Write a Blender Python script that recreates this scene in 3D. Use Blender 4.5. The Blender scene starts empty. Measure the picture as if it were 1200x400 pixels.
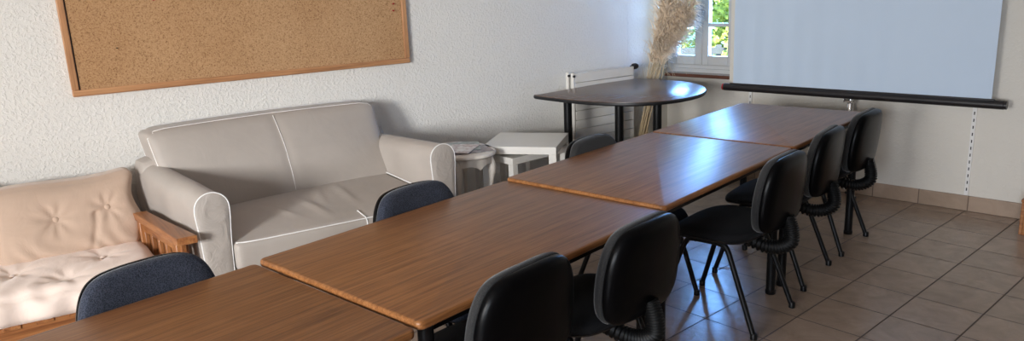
import bpy, bmesh, math, random
from math import sin, cos, pi, radians, sqrt, exp
from mathutils import Vector, Matrix
random.seed(7)
SC = bpy.context.scene
COL = SC.collection

# ------------------------------------------------------------------ materials
def principled(name, color=(.8, .8, .8), rough=.5, metal=0., spec=.5, sheen=0.):
    m = bpy.data.materials.new(name); m.use_nodes = True
    nt = m.node_tree; b = nt.nodes['Principled BSDF']
    b.inputs['Base Color'].default_value = (*color, 1)
    b.inputs['Roughness'].default_value = rough
    b.inputs['Metallic'].default_value = metal
    b.inputs['Specular IOR Level'].default_value = spec
    if sheen:
        b.inputs['Sheen Weight'].default_value = sheen
        b.inputs['Sheen Roughness'].default_value = .4
    return m, nt, b

def node(nt, kind, **kw):
    n = nt.nodes.new(kind)
    for k, v in kw.items():
        if k.startswith('i_'):
            n.inputs[k[2:].replace('_', ' ')].default_value = v
        else:
            setattr(n, k, v)
    return n

def coords(nt, scale=(1, 1, 1), rot=(0, 0, 0), loc=(0, 0, 0), space='Object'):
    tc = node(nt, 'ShaderNodeTexCoord'); mp = node(nt, 'ShaderNodeMapping')
    mp.inputs['Scale'].default_value = scale; mp.inputs['Rotation'].default_value = rot
    mp.inputs['Location'].default_value = loc
    nt.links.new(tc.outputs[space], mp.inputs['Vector'])
    return mp.outputs['Vector']

def noise(nt, vec, scale, detail=4, rough=.6, dist=0.):
    n = node(nt, 'ShaderNodeTexNoise')
    n.inputs['Scale'].default_value = scale; n.inputs['Detail'].default_value = detail
    n.inputs['Roughness'].default_value = rough; n.inputs['Distortion'].default_value = dist
    nt.links.new(vec, n.inputs['Vector'])
    return n.outputs['Fac']

def ramp(nt, fac, stops):
    r = node(nt, 'ShaderNodeValToRGB'); el = r.color_ramp.elements
    while len(el) < len(stops): el.new(.5)
    for e, (p, c) in zip(el, stops):
        e.position = p; e.color = (*c, 1) if len(c) == 3 else c
    nt.links.new(fac, r.inputs['Fac'])
    return r.outputs['Color']

def bump(nt, b, fac, strength, distance, prev=None):
    n = node(nt, 'ShaderNodeBump'); n.inputs['Strength'].default_value = strength
    n.inputs['Distance'].default_value = distance
    nt.links.new(fac, n.inputs['Height'])
    if prev is not None: nt.links.new(prev, n.inputs['Normal'])
    nt.links.new(n.outputs['Normal'], b.inputs['Normal'])
    return n.outputs['Normal']

def mixc(nt, fac, a, b, mode='MIX'):
    n = node(nt, 'ShaderNodeMix', data_type='RGBA', blend_type=mode)
    for sock, v in ((n.inputs[0], fac), (n.inputs[6], a), (n.inputs[7], b)):
        if hasattr(v, 'is_linked'): nt.links.new(v, sock)
        elif isinstance(v, (int, float)): sock.default_value = v
        else: sock.default_value = (*v, 1)
    return n.outputs[2]

def plain(name, color, rough=.5, metal=0., var=.12, vs=8., bs=0., bd=.002, bscale=60, spec=.5, sheen=0.):
    """base colour with a slight procedural mottling and an optional fine bump"""
    m, nt, b = principled(name, color, rough, metal, spec, sheen)
    v = coords(nt)
    f = noise(nt, v, vs, 3)
    c = ramp(nt, f, [(.25, tuple(x * (1 - var) for x in color)), (.75, tuple(min(1, x * (1 + var)) for x in color))])
    nt.links.new(c, b.inputs['Base Color'])
    if bs: bump(nt, b, noise(nt, v, bscale, 4), bs, bd)
    return m

def stucco(name, color, strength, distance, scale):
    m, nt, b = principled(name, color, .85, spec=.3)
    v = coords(nt)
    w = noise(nt, v, 1.6, 3)
    c = ramp(nt, w, [(.3, tuple(x * .965 for x in color)), (.7, color)])
    nt.links.new(c, b.inputs['Base Color'])
    f = noise(nt, v, scale, 3, .55, .6)
    r = ramp(nt, f, [(.46, (0, 0, 0)), (.72, (1, 1, 1))])
    n1 = bump(nt, b, r, strength, distance)
    bump(nt, b, noise(nt, v, scale * 4, 2), strength * .4, distance * .3, n1)
    return m

def wood(name, dark, mid, light, axis=1, rough=.35, scale=1., coat=0., wear=False, bumpd=.0006, spec=.5):
    m, nt, b = principled(name, mid, rough, spec=spec)
    s = [26 * scale] * 3; s[axis] = 1.1 * scale
    oi = node(nt, 'ShaderNodeObjectInfo')
    tc = node(nt, 'ShaderNodeTexCoord'); mp = node(nt, 'ShaderNodeMapping')
    mp.inputs['Scale'].default_value = s
    va = node(nt, 'ShaderNodeVectorMath', operation='ADD')
    nt.links.new(tc.outputs['Object'], va.inputs[0])
    vm = node(nt, 'ShaderNodeVectorMath', operation='SCALE'); vm.inputs[0].default_value = (3.1, 5.7, 1.3)
    nt.links.new(oi.outputs['Random'], vm.inputs['Scale'])
    nt.links.new(vm.outputs[0], va.inputs[1])
    nt.links.new(va.outputs[0], mp.inputs['Vector'])
    v = mp.outputs['Vector']
    f = noise(nt, v, 1., 5, .62, .15)
    c = ramp(nt, f, [(.30, dark), (.47, mid), (.70, light)])
    mp2 = node(nt, 'ShaderNodeMapping'); s2 = [88 * scale] * 3; s2[axis] = 2.2 * scale
    mp2.inputs['Scale'].default_value = s2; nt.links.new(va.outputs[0], mp2.inputs['Vector'])
    g = noise(nt, mp2.outputs['Vector'], 1., 2)
    gc = ramp(nt, g, [(.33, (.50, .46, .43)), (.56, (1, 1, 1))])
    c = mixc(nt, .6 if wear else .3, c, gc, 'MULTIPLY')
    mp3 = node(nt, 'ShaderNodeMapping'); s3 = [40 * scale] * 3; s3[axis] = .55 * scale
    mp3.inputs['Scale'].default_value = s3; nt.links.new(va.outputs[0], mp3.inputs['Vector'])
    ln = ramp(nt, noise(nt, mp3.outputs['Vector'], 1., 1, .5, .3), [(.45, (1, 1, 1)), (.5, (.42, .38, .35)), (.55, (1, 1, 1))])
    c = mixc(nt, .45 if wear else .15, c, ln, 'MULTIPLY')
    if wear:
        wn = noise(nt, va.outputs[0], 3.2, 4)
        wf = ramp(nt, wn, [(.52, (0, 0, 0)), (.85, (.35, .35, .35))])
        c = mixc(nt, wf, c, tuple(min(1, x * 1.5) for x in light))
    nt.links.new(c, b.inputs['Base Color'])
    nr = noise(nt, va.outputs[0], 7., 4)
    rr = node(nt, 'ShaderNodeMapRange'); rr.inputs['To Min'].default_value = rough * .95; rr.inputs['To Max'].default_value = rough * 1.06
    nt.links.new(nr, rr.inputs['Value']); nt.links.new(rr.outputs[0], b.inputs['Roughness'])
    if coat:
        b.inputs['Coat Weight'].default_value = coat; b.inputs['Coat Roughness'].default_value = .12
    return m

def fabric(name, a, bcol, scale=420, rough=.9, bs=.5, sheen=.25, spec=.25):
    m, nt, b = principled(name, a, rough, spec=spec, sheen=sheen)
    v = coords(nt)
    ch = node(nt, 'ShaderNodeTexVoronoi'); ch.inputs['Scale'].default_value = scale
    nt.links.new(v, ch.inputs['Vector'])
    c = ramp(nt, ch.outputs['Distance'], [(.25, a), (.6, bcol)])
    nt.links.new(c, b.inputs['Base Color'])
    bump(nt, b, ch.outputs['Distance'], bs, .0015)
    return m

def slip(name, color, rough, wrinkle, wscale=5., spec=.4, sheen=.1):
    m, nt, b = principled(name, color, rough, spec=spec, sheen=sheen)
    v = coords(nt)
    f = noise(nt, v, 3., 4)
    c = ramp(nt, f, [(.3, tuple(x * .93 for x in color)), (.7, tuple(min(1, x * 1.05) for x in color))])
    nt.links.new(c, b.inputs['Base Color'])
    n1 = bump(nt, b, noise(nt, v, wscale, 3, .5, 1.6), wrinkle, .03)
    bump(nt, b, noise(nt, v, 260, 2), .15, .001, n1)
    return m

M = {}
M['wall_left'] = stucco('roughcast_wall', (.79, .77, .725), .50, .006, 56)
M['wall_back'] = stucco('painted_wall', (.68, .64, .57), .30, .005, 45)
M['wall_right'] = stucco('darkened_wall', (.42, .37, .32), .30, .005, 45)  # unseen wall, darkened so it throws less light on the chair backs
M['ceiling'] = stucco('ceiling_paint', (.86, .85, .83), .15, .003, 60)
M['oak'] = wood('oak_laminate', (.185, .070, .021), (.275, .112, .036), (.35, .155, .056), 1, .34, 2.0, wear=True, spec=.36)
M['oak_edge'] = wood('oak_lipping', (.20, .085, .035), (.33, .155, .07), (.45, .23, .11), 0, .28, 1.0)
M['walnut'] = wood('walnut_laminate', (.105, .066, .050), (.13, .082, .062), (.15, .097, .074), 1, .26, 1.2)
M['pine'] = wood('varnished_pine', (.17, .058, .020), (.33, .128, .045), (.46, .215, .08), 0, .32, 1.5)
M['pine_y'] = wood('varnished_pine_rail', (.17, .058, .020), (.33, .128, .045), (.46, .215, .08), 1, .32, 1.5)
M['pine_z'] = wood('varnished_pine_post', (.17, .058, .020), (.33, .128, .045), (.46, .215, .08), 2, .32, 1.5)
M['cork_frame'] = wood('cork_frame_wood', (.36, .17, .075), (.50, .25, .115), (.60, .33, .155), 1, .45, 1.2)
M['cork_frame_z'] = wood('cork_frame_upright', (.36, .17, .075), (.50, .25, .115), (.60, .33, .155), 2, .45, 1.2)
M['sill'] = wood('sill_wood', (.06, .022, .014), (.10, .04, .026), (.15, .065, .04), 0, .18, 1.)
M['black_metal'] = plain('black_metal', (.005, .005, .0055), .38, 0., .1, 20, spec=.22)
M['black_plastic'] = plain('black_plastic', (.008, .008, .009), .45, 0., .1, 20, .15, .001, 200)
M['vinyl'] = plain('black_vinyl', (.0018, .0018, .0021), .30, 0., .15, 10, .2, .0010, 260, .09)
M['bellows'] = plain('black_rubber', (.0025, .0025, .0025), .5, 0., .1, 20, spec=.25)
M['blue_weave'] = fabric('dark_blue_weave', (.007, .009, .015), (.036, .042, .062), 280)
M['grey_weave'] = fabric('charcoal_weave', (.011, .0115, .012), (.033, .0325, .032), 420)
M['black_cloth'] = fabric('black_cloth', (.006, .006, .007), (.014, .014, .015), 420, sheen=.05, spec=.15)
M['sofa'] = slip('taupe_cover', (.425, .38, .34), .52, .10, 4.)
M['sofa_panel'] = slip('taupe_cover_panel', (.425, .38, .34), .5, .30, 9.)
M['piping'] = plain('white_piping', (.86, .85, .83), .5, 0., .03)
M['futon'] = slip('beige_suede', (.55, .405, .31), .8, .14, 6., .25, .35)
M['futon_seat'] = slip('beige_suede_lit', (.88, .73, .64), .8, .14, 6., .25, .35)  # same suede, lightened to carry the bright light on the seat
M['white_lacquer'] = plain('white_lacquer', (.80, .78, .73), .3, 0., .02)
M['cream_paint'] = plain('cream_paint', (.80, .74, .66), .4, 0., .06, 12)
M['radiator'] = plain('radiator_enamel', (.76, .73, .67), .3, 0., .02)
M['dark_gap'] = plain('dark_gap', (.03, .028, .026), .7)
M['white_frame'] = plain('window_white', (.48, .48, .475), .35, 0., .02)
M['screen'] = plain('screen_fabric', (.50, .60, .72), .6, 0., .012, 3.)
M['screen_black'] = plain('screen_black', (.013, .011, .012), .4)
M['red'] = plain('red_plastic', (.55, .03, .035), .35)
M['chrome'] = plain('chrome', (.72, .72, .72), .18, 1., .02)
M['rail_white'] = plain('rail_white', (.75, .73, .70), .35, 0., .02)
M['pin_red'] = plain('pin_red', (.32, .02, .02), .3)
M['stem'] = plain('dry_stem', (.56, .43, .26), .7, 0., .25, 12)
M['plume'] = plain('dry_plume', (.82, .68, .52), .9, 0., .25, 9, sheen=.4)
M['blade'] = plain('dry_blade', (.62, .52, .36), .8, 0., .2, 9)

def cork():
    m, nt, b = principled('cork', (.5, .3, .15), .9, spec=.2)
    v = coords(nt)
    n1 = noise(nt, v, 130, 3, .7); n2 = noise(nt, v, 300, 2); n3 = noise(nt, v, 1.1, 3)
    c = ramp(nt, n1, [(.30, (.17, .082, .035)), (.44, (.46, .275, .14)), (.62, (.55, .345, .185)), (.8, (.66, .45, .26))])
    d = ramp(nt, n2, [(.28, (.35, .3, .28)), (.40, (1, 1, 1))])
    c = mixc(nt, .8, c, d, 'MULTIPLY')
    e = ramp(nt, n3, [(.35, (.88, .83, .78)), (.65, (1, 1, 1))])
    c = mixc(nt, 1., c, e, 'MULTIPLY')
    nt.links.new(c, b.inputs['Base Color']); bump(nt, b, n1, .3, .002)
    return m
M['cork'] = cork()

def tiles(name, size, mortar, ang, org, c1, c2, grout, rough, plane='xy'):
    m, nt, b = principled(name, c1, rough)
    tc = node(nt, 'ShaderNodeTexCoord'); mp = node(nt, 'ShaderNodeMapping'); mp.vector_type = 'TEXTURE'
    mp.inputs['Location'].default_value = (org[0], org[1], 0); mp.inputs['Rotation'].default_value = (0, 0, ang)
    nt.links.new(tc.outputs['Object'], mp.inputs['Vector'])
    vec = mp.outputs['Vector']
    if plane == 'xz':
        sp = node(nt, 'ShaderNodeSeparateXYZ'); cb = node(nt, 'ShaderNodeCombineXYZ')
        nt.links.new(vec, sp.inputs[0]); nt.links.new(sp.outputs['X'], cb.inputs['X']); nt.links.new(sp.outputs['Z'], cb.inputs['Y'])
        vec = cb.outputs[0]
    br = node(nt, 'ShaderNodeTexBrick'); br.offset = 0.; br.squash = 1.
    for k, v in (('Scale', 1.), ('Mortar Size', mortar), ('Mortar Smooth', .25), ('Bias', 0.), ('Brick Width', size), ('Row Height', size)):
        br.inputs[k].default_value = v
    br.inputs['Color1'].default_value = (*c1, 1); br.inputs['Color2'].default_value = (*c2, 1); br.inputs['Mortar'].default_value = (*grout, 1)
    nt.links.new(vec, br.inputs['Vector'])
    n1 = noise(nt, vec, 7., 5, .6, .8)
    mm = ramp(nt, n1, [(.3, (.80, .77, .74)), (.7, (1.08, 1.06, 1.04))])
    c = mixc(nt, 1., br.outputs['Color'], mm, 'MULTIPLY')
    nt.links.new(c, b.inputs['Base Color'])
    rn = noise(nt, vec, 9., 4)
    mr = node(nt, 'ShaderNodeMapRange'); mr.inputs['To Min'].default_value = rough * .75; mr.inputs['To Max'].default_value = rough * 1.3
    nt.links.new(rn, mr.inputs['Value'])
    ad = node(nt, 'ShaderNodeMath', operation='MULTIPLY_ADD'); ad.inputs[1].default_value = .45
    nt.links.new(br.outputs['Fac'], ad.inputs[0]); nt.links.new(mr.outputs[0], ad.inputs[2])
    nt.links.new(ad.outputs[0], b.inputs['Roughness'])
    inv = node(nt, 'ShaderNodeMath', operation='SUBTRACT'); inv.inputs[0].default_value = 1.
    nt.links.new(br.outputs['Fac'], inv.inputs[1])
    nn = bump(nt, b, inv.outputs[0], .6, .003)
    nn = bump(nt, b, noise(nt, vec, 75., 4), .42, .0022, nn)
    bump(nt, b, noise(nt, vec, 11., 3), .20, .006, nn)
    return m
M['floor'] = tiles('floor_tiles', .30, .0040, -.065, (-1.004, 4.089), (.30, .225, .172), (.345, .26, .20), (.085, .055, .04), .20)
M['skirt'] = tiles('skirting_tiles', .30, .0035, 0., (-.905, -.02), (.33, .245, .18), (.37, .275, .205), (.16, .115, .085), .35, 'xz')

def glass():
    m = bpy.data.materials.new('window_glass'); m.use_nodes = True
    nt = m.node_tree; nt.nodes.clear()
    out = node(nt, 'ShaderNodeOutputMaterial'); mx = node(nt, 'ShaderNodeMixShader')
    tr = node(nt, 'ShaderNodeBsdfTransparent'); gl = node(nt, 'ShaderNodeBsdfGlossy'); fr = node(nt, 'ShaderNodeFresnel')
    tr.inputs['Color'].default_value = (.95, .97, .96, 1); gl.inputs['Roughness'].default_value = .02
    fr.inputs['IOR'].default_value = 1.45
    nt.links.new(fr.outputs[0], mx.inputs[0]); nt.links.new(tr.outputs[0], mx.inputs[1]); nt.links.new(gl.outputs[0], mx.inputs[2])
    nt.links.new(mx.outputs[0], out.inputs[0])
    return m
M['glass'] = glass()

# ------------------------------------------------------------------ mesh helpers
class MB:
    """collects pieces that make up ONE part"""
    def __init__(s): s.v = []; s.f = []
    def add(s, vs, fs, mat=None):
        n = len(s.v)
        s.v += [tuple(mat @ Vector(p)) if mat else tuple(p) for p in vs]
        s.f += [tuple(i + n for i in f) for f in fs]
        return s
    def box(s, x0, x1, y0, y1, z0, z1, mat=None):
        v = [(x, y, z) for z in (z0, z1) for y in (y0, y1) for x in (x0, x1)]
        return s.add(v, [(0, 2, 3, 1), (4, 5, 7, 6), (0, 1, 5, 4), (2, 6, 7, 3), (0, 4, 6, 2), (1, 3, 7, 5)], mat)
    def tube(s, pts, r, n=12, cap=True, rad=None, flat=1.):
        pts = [Vector(p) for p in pts]; rings = []
        up = None
        for i, p in enumerate(pts):
            t = (pts[min(i + 1, len(pts) - 1)] - pts[max(i - 1, 0)]).normalized()
            if up is None:
                up = Vector((0, 0, 1)) if abs(t.z) < .9 else Vector((1, 0, 0))
            a = (up - t * up.dot(t)).normalized(); bb = t.cross(a); up = a
            rr = rad[i] if rad else r
            rings.append([p + a * (rr * cos(2 * pi * k / n)) + bb * (rr * flat * sin(2 * pi * k / n)) for k in range(n)])
        base = len(s.v)
        vs = [q for ring in rings for q in ring]
        fs = [(i * n + k, i * n + (k + 1) % n, (i + 1) * n + (k + 1) % n, (i + 1) * n + k) for i in range(len(pts) - 1) for k in range(n)]
        if cap:
            fs.append(tuple(range(n - 1, -1, -1))); fs.append(tuple((len(pts) - 1) * n + k for k in range(n)))
        return s.add(vs, fs)
    def lathe(s, prof, n=32, mat=None, sx=1., sy=1.):
        vs = [(r * cos(2 * pi * k / n) * sx, r * sin(2 * pi * k / n) * sy, z) for r, z in prof for k in range(n)]
        fs = [(i * n + k, i * n + (k + 1) % n, (i + 1) * n + (k + 1) % n, (i + 1) * n + k) for i in range(len(prof) - 1) for k in range(n)]
        fs.append(tuple(range(n - 1, -1, -1))); fs.append(tuple((len(prof) - 1) * n + k for k in range(n)))
        return s.add(vs, fs, mat)
    def plate(s, outline, z0, z1, er=.004, steps=3, mat=None):
        """closed outline (ccw) thickened, with rounded top and bottom edges"""
        n = len(outline); P = [Vector((x, y)) for x, y in outline]
        nor = []
        for i in range(n):
            t = (P[(i + 1) % n] - P[i - 1]).normalized(); nor.append(Vector((t.y, -t.x)))
        prof = []
        for k in range(steps + 1):
            a = pi / 2 * k / steps
            prof.append((er * (1 - sin(a)), z0 + er * (1 - cos(a))))
        prof += [(d, z0 + z1 - z) for d, z in reversed(prof)]
        vs = [(P[i].x - nor[i].x * d, P[i].y - nor[i].y * d, z) for d, z in prof for i in range(n)]
        fs = [(j * n + i, j * n + (i + 1) % n, (j + 1) * n + (i + 1) % n, (j + 1) * n + i) for j in range(len(prof) - 1) for i in range(n)]
        fs.append(tuple(range(n - 1, -1, -1))); fs.append(tuple((len(prof) - 1) * n + i for i in range(n)))
        return s.add(vs, fs, mat)
    def build(s, name, mat, parent=None, smooth=True, bevel=0., seg=2, angle=40):
        me = bpy.data.meshes.new(name); me.from_pydata(s.v, [], s.f); me.update()
        bm = bmesh.new(); bm.from_mesh(me); bmesh.ops.recalc_face_normals(bm, faces=bm.faces); bm.to_mesh(me); bm.free()
        o = bpy.data.objects.new(name, me); COL.objects.link(o)
        me.materials.append(M[mat] if isinstance(mat, str) else mat)
        if parent: o.parent = parent
        if smooth:
            me.shade_smooth()
            me.set_sharp_from_angle(angle=radians(angle))
        if bevel:
            b = o.modifiers.new('bevel', 'BEVEL'); b.width = bevel; b.segments = seg; b.limit_method = 'ANGLE'; b.angle_limit = radians(35)
        return o

def rrect(w, d, r, n=6):
    out = []
    for cx, cy, a0 in ((w / 2 - r, d / 2 - r, 0), (-w / 2 + r, d / 2 - r, 90), (-w / 2 + r, -d / 2 + r, 180), (w / 2 - r, -d / 2 + r, 270)):
        for k in range(n + 1):
            a = radians(a0 + 90 * k / n); out.append((cx + r * cos(a), cy + r * sin(a)))
    return out

def superell(w, d, p, n=48):
    out = []
    for k in range(n):
        a = 2 * pi * k / n; c, s_ = cos(a), sin(a)
        out.append((w / 2 * math.copysign(abs(c) ** (2 / p), c), d / 2 * math.copysign(abs(s_) ** (2 / p), s_)))
    return out

def spline(pts, per=6, closed=False):
    P = [Vector(p) for p in pts]; n = len(P); out = []
    rng = n if closed else n - 1
    for i in range(rng):
        p0 = P[(i - 1) % n] if closed or i > 0 else P[0]
        p1, p2 = P[i], P[(i + 1) % n]
        p3 = P[(i + 2) % n] if closed or i + 2 < n else P[-1]
        for k in range(per):
            t = k / per
            out.append(.5 * ((2 * p1) + (p2 - p0) * t + (2 * p0 - 5 * p1 + 4 * p2 - p3) * t * t + (3 * p1 - p0 - 3 * p2 + p3) * t ** 3))
    if not closed: out.append(P[-1])
    return out

def cushion(mb, lo, hi, r, seg=(24, 24, 8), fn=None):
    """rounded box from lo to hi, subdivided; fn(p, u) deforms it, u in [-1,1]^3"""
    lo, hi = Vector(lo), Vector(hi); c = (lo + hi) / 2; h = (hi - lo) / 2
    bm = bmesh.new(); key = {}
    def vert(i, j, k):
        q = (i, j, k)
        if q not in key:
            u = Vector((2 * i / seg[0] - 1, 2 * j / seg[1] - 1, 2 * k / seg[2] - 1))
            p = Vector((u[a] * h[a] for a in range(3)))
            inner = Vector((max(-h[a] + r, min(h[a] - r, p[a])) for a in range(3)))
            d = p - inner
            if d.length > 1e-9: p = inner + d.normalized() * min(r, max(abs(x) for x in d))
            p = p + c
            if fn: p = fn(p, u)
            key[q] = bm.verts.new(p)
        return key[q]
    a, b, d = seg
    for i in range(a):
        for j in range(b):
            bm.faces.new((vert(i, j, 0), vert(i, j + 1, 0), vert(i + 1, j + 1, 0), vert(i + 1, j, 0)))
            bm.faces.new((vert(i, j, d), vert(i + 1, j, d), vert(i + 1, j + 1, d), vert(i, j + 1, d)))
    for i in range(a):
        for k in range(d):
            bm.faces.new((vert(i, 0, k), vert(i + 1, 0, k), vert(i + 1, 0, k + 1), vert(i, 0, k + 1)))
            bm.faces.new((vert(i, b, k), vert(i, b, k + 1), vert(i + 1, b, k + 1), vert(i + 1, b, k)))
    for j in range(b):
        for k in range(d):
            bm.faces.new((vert(0, j, k), vert(0, j, k + 1), vert(0, j + 1, k + 1), vert(0, j + 1, k)))
            bm.faces.new((vert(a, j, k), vert(a, j + 1, k), vert(a, j + 1, k + 1), vert(a, j, k + 1)))
    bm.verts.index_update()
    mb.add([tuple(v.co) for v in bm.verts], [tuple(v.index for v in f.verts) for f in bm.faces])
    bm.free()
    return mb

def thing(name, label, cat, loc=(0, 0, 0), rz=0., group=None):
    o = bpy.data.objects.new(name, None); COL.objects.link(o)
    o.empty_display_size = .1; o.location = loc; o.rotation_euler = (0, 0, rz)
    return tag(o, label, cat, group)
def tag(o, label, cat, group=None):
    o['label'] = label; o['category'] = cat
    if group: o['group'] = group
    return o
def struct(o, label=None):
    o['kind'] = 'structure'
    return o
def dup(root, label, loc, rz, rename=None):
    r = root.copy(); COL.objects.link(r); r.location = loc; r.rotation_euler = (0, 0, rz); r['label'] = label
    for ch in list(root.children):
        c = ch.copy(); COL.objects.link(c); c.parent = r
        for g in list(ch.children):
            d = g.copy(); COL.objects.link(d); d.parent = c
    return r

# ------------------------------------------------------------------ the frame of the left wall
T = radians(10.2); NX = Vector((cos(T), -sin(T), 0)); EY = Vector((sin(T), cos(T), 0)); D0 = -4.577
def WL(dist, along, z=0.): return NX * (D0 + dist) + EY * along + Vector((0, 0, z))
WROT = -T                                   # local x = away from the left wall, local y = along it
YB = 5.444                                  # back wall
YN = -3.2                                  # near wall (behind the camera)
XR = 1.7                                    # right wall
ZC = 2.55

# ------------------------------------------------------------------ room shell
f = MB(); f.box(-6.0, XR + .2, YN - .6, YB + .35, -.15, 0); struct(f.build('floor', 'floor', smooth=False))
f = MB(); f.box(-6.0, XR + .2, YN - .6, YB + .35, ZC, ZC + .15); struct(f.build('ceiling', 'ceiling', smooth=False))
wl = MB(); wl.box(-.2, 0, -5.4, 4.80, 0, ZC)
o = wl.build('wall_left', 'wall_left', smooth=False); o.location = NX * D0; o.rotation_euler = (0, 0, WROT); struct(o)
RX0, RX1, RD = -3.62, -2.953, .14           # recess under and around the window
WX0, WX1, WZ0, WZ1 = -3.62, -2.953, .83, 2.12
b = MB()
b.box(RX1, XR, YB, YB + .35, 0, ZC)
b.box(-3.9, RX0, YB, YB + .35, 0, ZC)
b.box(RX0, RX1, YB, YB + .35, WZ1, ZC)
b.box(RX0, RX1, YB + RD, YB + .35, 0, .775)
struct(b.build('wall_back', 'wall_back', smooth=False))
b = MB(); b.box(XR, XR + .2, YN - .6, YB + .35, 0, ZC); struct(b.build('wall_right', 'wall_right', smooth=False))
# near wall with the big window the daylight comes from (behind the camera, left)
NWX0, NWX1, NWZ0, NWZ1 = -1.70, -.40, .95, 2.25
b = MB()
NT = .60                                    # made-up depth: the reveals cut light at far left; right window added
NVX0, NVX1 = .25, 1.40  # right opening, added for a second light on screen and back wall
b.box(-6.0, NWX0, YN - NT, YN, 0, ZC); b.box(NWX1, NVX0, YN - NT, YN, 0, ZC); b.box(NVX1, XR, YN - NT, YN, 0, ZC)
for x0, x1 in ((NWX0, NWX1), (NVX0, NVX1)):
    b.box(x0, x1, YN - NT, YN, 0, NWZ0); b.box(x0, x1, YN - NT, YN, NWZ1, ZC)
struct(b.build('wall_near', 'wall_back', smooth=False))
s = MB(); s.box(RX1, XR, YB - .012, YB + .02, 0, .103)
struct(s.build('baseboard_back', 'skirt', bevel=.002))

# window in the back wall
def make_window():
    y0 = YB + RD; root = bpy.data.objects.new('window_1', None); COL.objects.link(root); struct(root)
    root.location = ((WX0 + WX1) / 2, y0, WZ0)
    w = (WX1 - WX0) / 2; h = WZ1 - WZ0
    fr = MB()
    fr.box(-w, -w + .035, 0, .07, 0, h); fr.box(w - .035, w, 0, .07, 0, h)
    fr.box(-w + .035, w - .035, 0, .07, 0, .035); fr.box(-w + .035, w - .035, 0, .07, h - .035, h)
    fr.box(-w, w, -.02, .03, -.055, .004)
    fr.build('window_frame', 'white_frame', root, bevel=.004)
    for sgn in (-1, 1):
        x0, x1 = (-w + .036, -.004) if sgn < 0 else (.004, w - .036)
        st = .058; z0, z1 = .036, h - .036
        sa = MB()
        sa.box(x0, x0 + st, -.012, .045, z0, z1); sa.box(x1 - st, x1, -.012, .045, z0, z1)
        sa.box(x0 + st, x1 - st, -.012, .045, z0, z0 + .075); sa.box(x0 + st, x1 - st, -.012, .045, z1 - st, z1)
        zm = [.365, .365 + (z1 - st - .365) / 2 + .01]
        for z in zm: sa.box(x0 + st, x1 - st, -.006, .04, z - .014, z + .014)
        so = sa.build('sash', 'white_frame', root, bevel=.004)
        g = MB(); g.box(x0 + st - .006, x1 - st + .006, .015, .021, z0 + .065, z1 - st + .006)
        g.build('pane', 'glass', so, smooth=False)
        if sgn > 0:
            k = MB()
            k.box(.012, .034, -.020, -.010, .40, .50); k.tube([(.023, -.018, .47), (.023, -.05, .47), (.015, -.055, .465), (-.012, -.055, .535)], .008, 10)
            k.build('handle', 'white_frame', so, bevel=.003)
    bd = MB(); bd.box(-.008, .010, -.020, -.010, .036, h - .036)
    bd.build('astragal', 'white_frame', root, bevel=.003)
make_window()
s = MB(); s.box(-3.56, RX1, YB - .004, YB + RD, .775, .803)
struct(s.build('trim_1', 'sill', bevel=.004))

# near windows: plain white frames round the daylight opening and the added right one
for nm, x0, x1 in (('window_2', NWX0, NWX1), ('added_window_3', NVX0, NVX1)):
    nf = MB(); ya, yb = YN - NT + .10, YN - NT + .16
    nf.box(x0, x0 + .05, ya, yb, NWZ0, NWZ1); nf.box(x1 - .05, x1, ya, yb, NWZ0, NWZ1)
    nf.box(x0 + .05, x1 - .05, ya, yb, NWZ0, NWZ0 + .05); nf.box(x0 + .05, x1 - .05, ya, yb, NWZ1 - .05, NWZ1)
    struct(nf.build(nm, 'white_frame', bevel=.004))

# ------------------------------------------------------------------ conference tables
TA = .044
def table_axis(s_, w=0.):                   # s along the row from the T2/T3 joint, w across from the left edge
    e = Vector((-sin(TA), cos(TA), 0)); g = Vector((cos(TA), sin(TA), 0))
    return Vector((-2.277, 2.227, 0)) + e * s_ + g * w
def make_table(L, W, H, label, s0):
    c = table_axis(s0 + L / 2, W / 2)
    t = thing('conference_table', label, 'table', c, TA, 'tables joined end to end')
    top = MB(); top.plate(rrect(W, L - .004, .022), H - .026, H, .009, 4)
    tp = top.build('tabletop', 'oak', t)
    ap = MB()
    x, y = W / 2 - .075, L / 2 - .085
    for sx in (-1, 1): ap.box(sx * x - .012, sx * x + .012, -y, y, H - .075, H - .0262)
    for sy in (-1, 1): ap.box(-x, x, sy * y - .012, sy * y + .012, H - .075, H - .0262)
    ap.build('apron', 'black_metal', t, bevel=.002)
    for sx in (-1, 1):
        for sy in (-1, 1):
            lg = MB(); lg.lathe([(.024, .0), (.026, .004), (.026, .02), (.0225, .022), (.0225, H - .0265)], 20, Matrix.Translation((sx * (W / 2 - .055), sy * (L / 2 - .065), 0)))
            lg.build('leg', 'black_metal', t)
    return t
make_table(1.20, .80, .730, 'nearest wood-grain conference table, cut by the bottom edge of the photo', -2.405)
make_table(1.20, .80, .741, 'second nearest wood-grain conference table, in front of the grey sofa', -1.2)
make_table(1.20, .80, .752, 'third wood-grain conference table from the front, in front of the white side tables', 0.)
make_table(1.14, .80, .754, 'farthest wood-grain conference table, nearest to the projection screen', 1.203)

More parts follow.
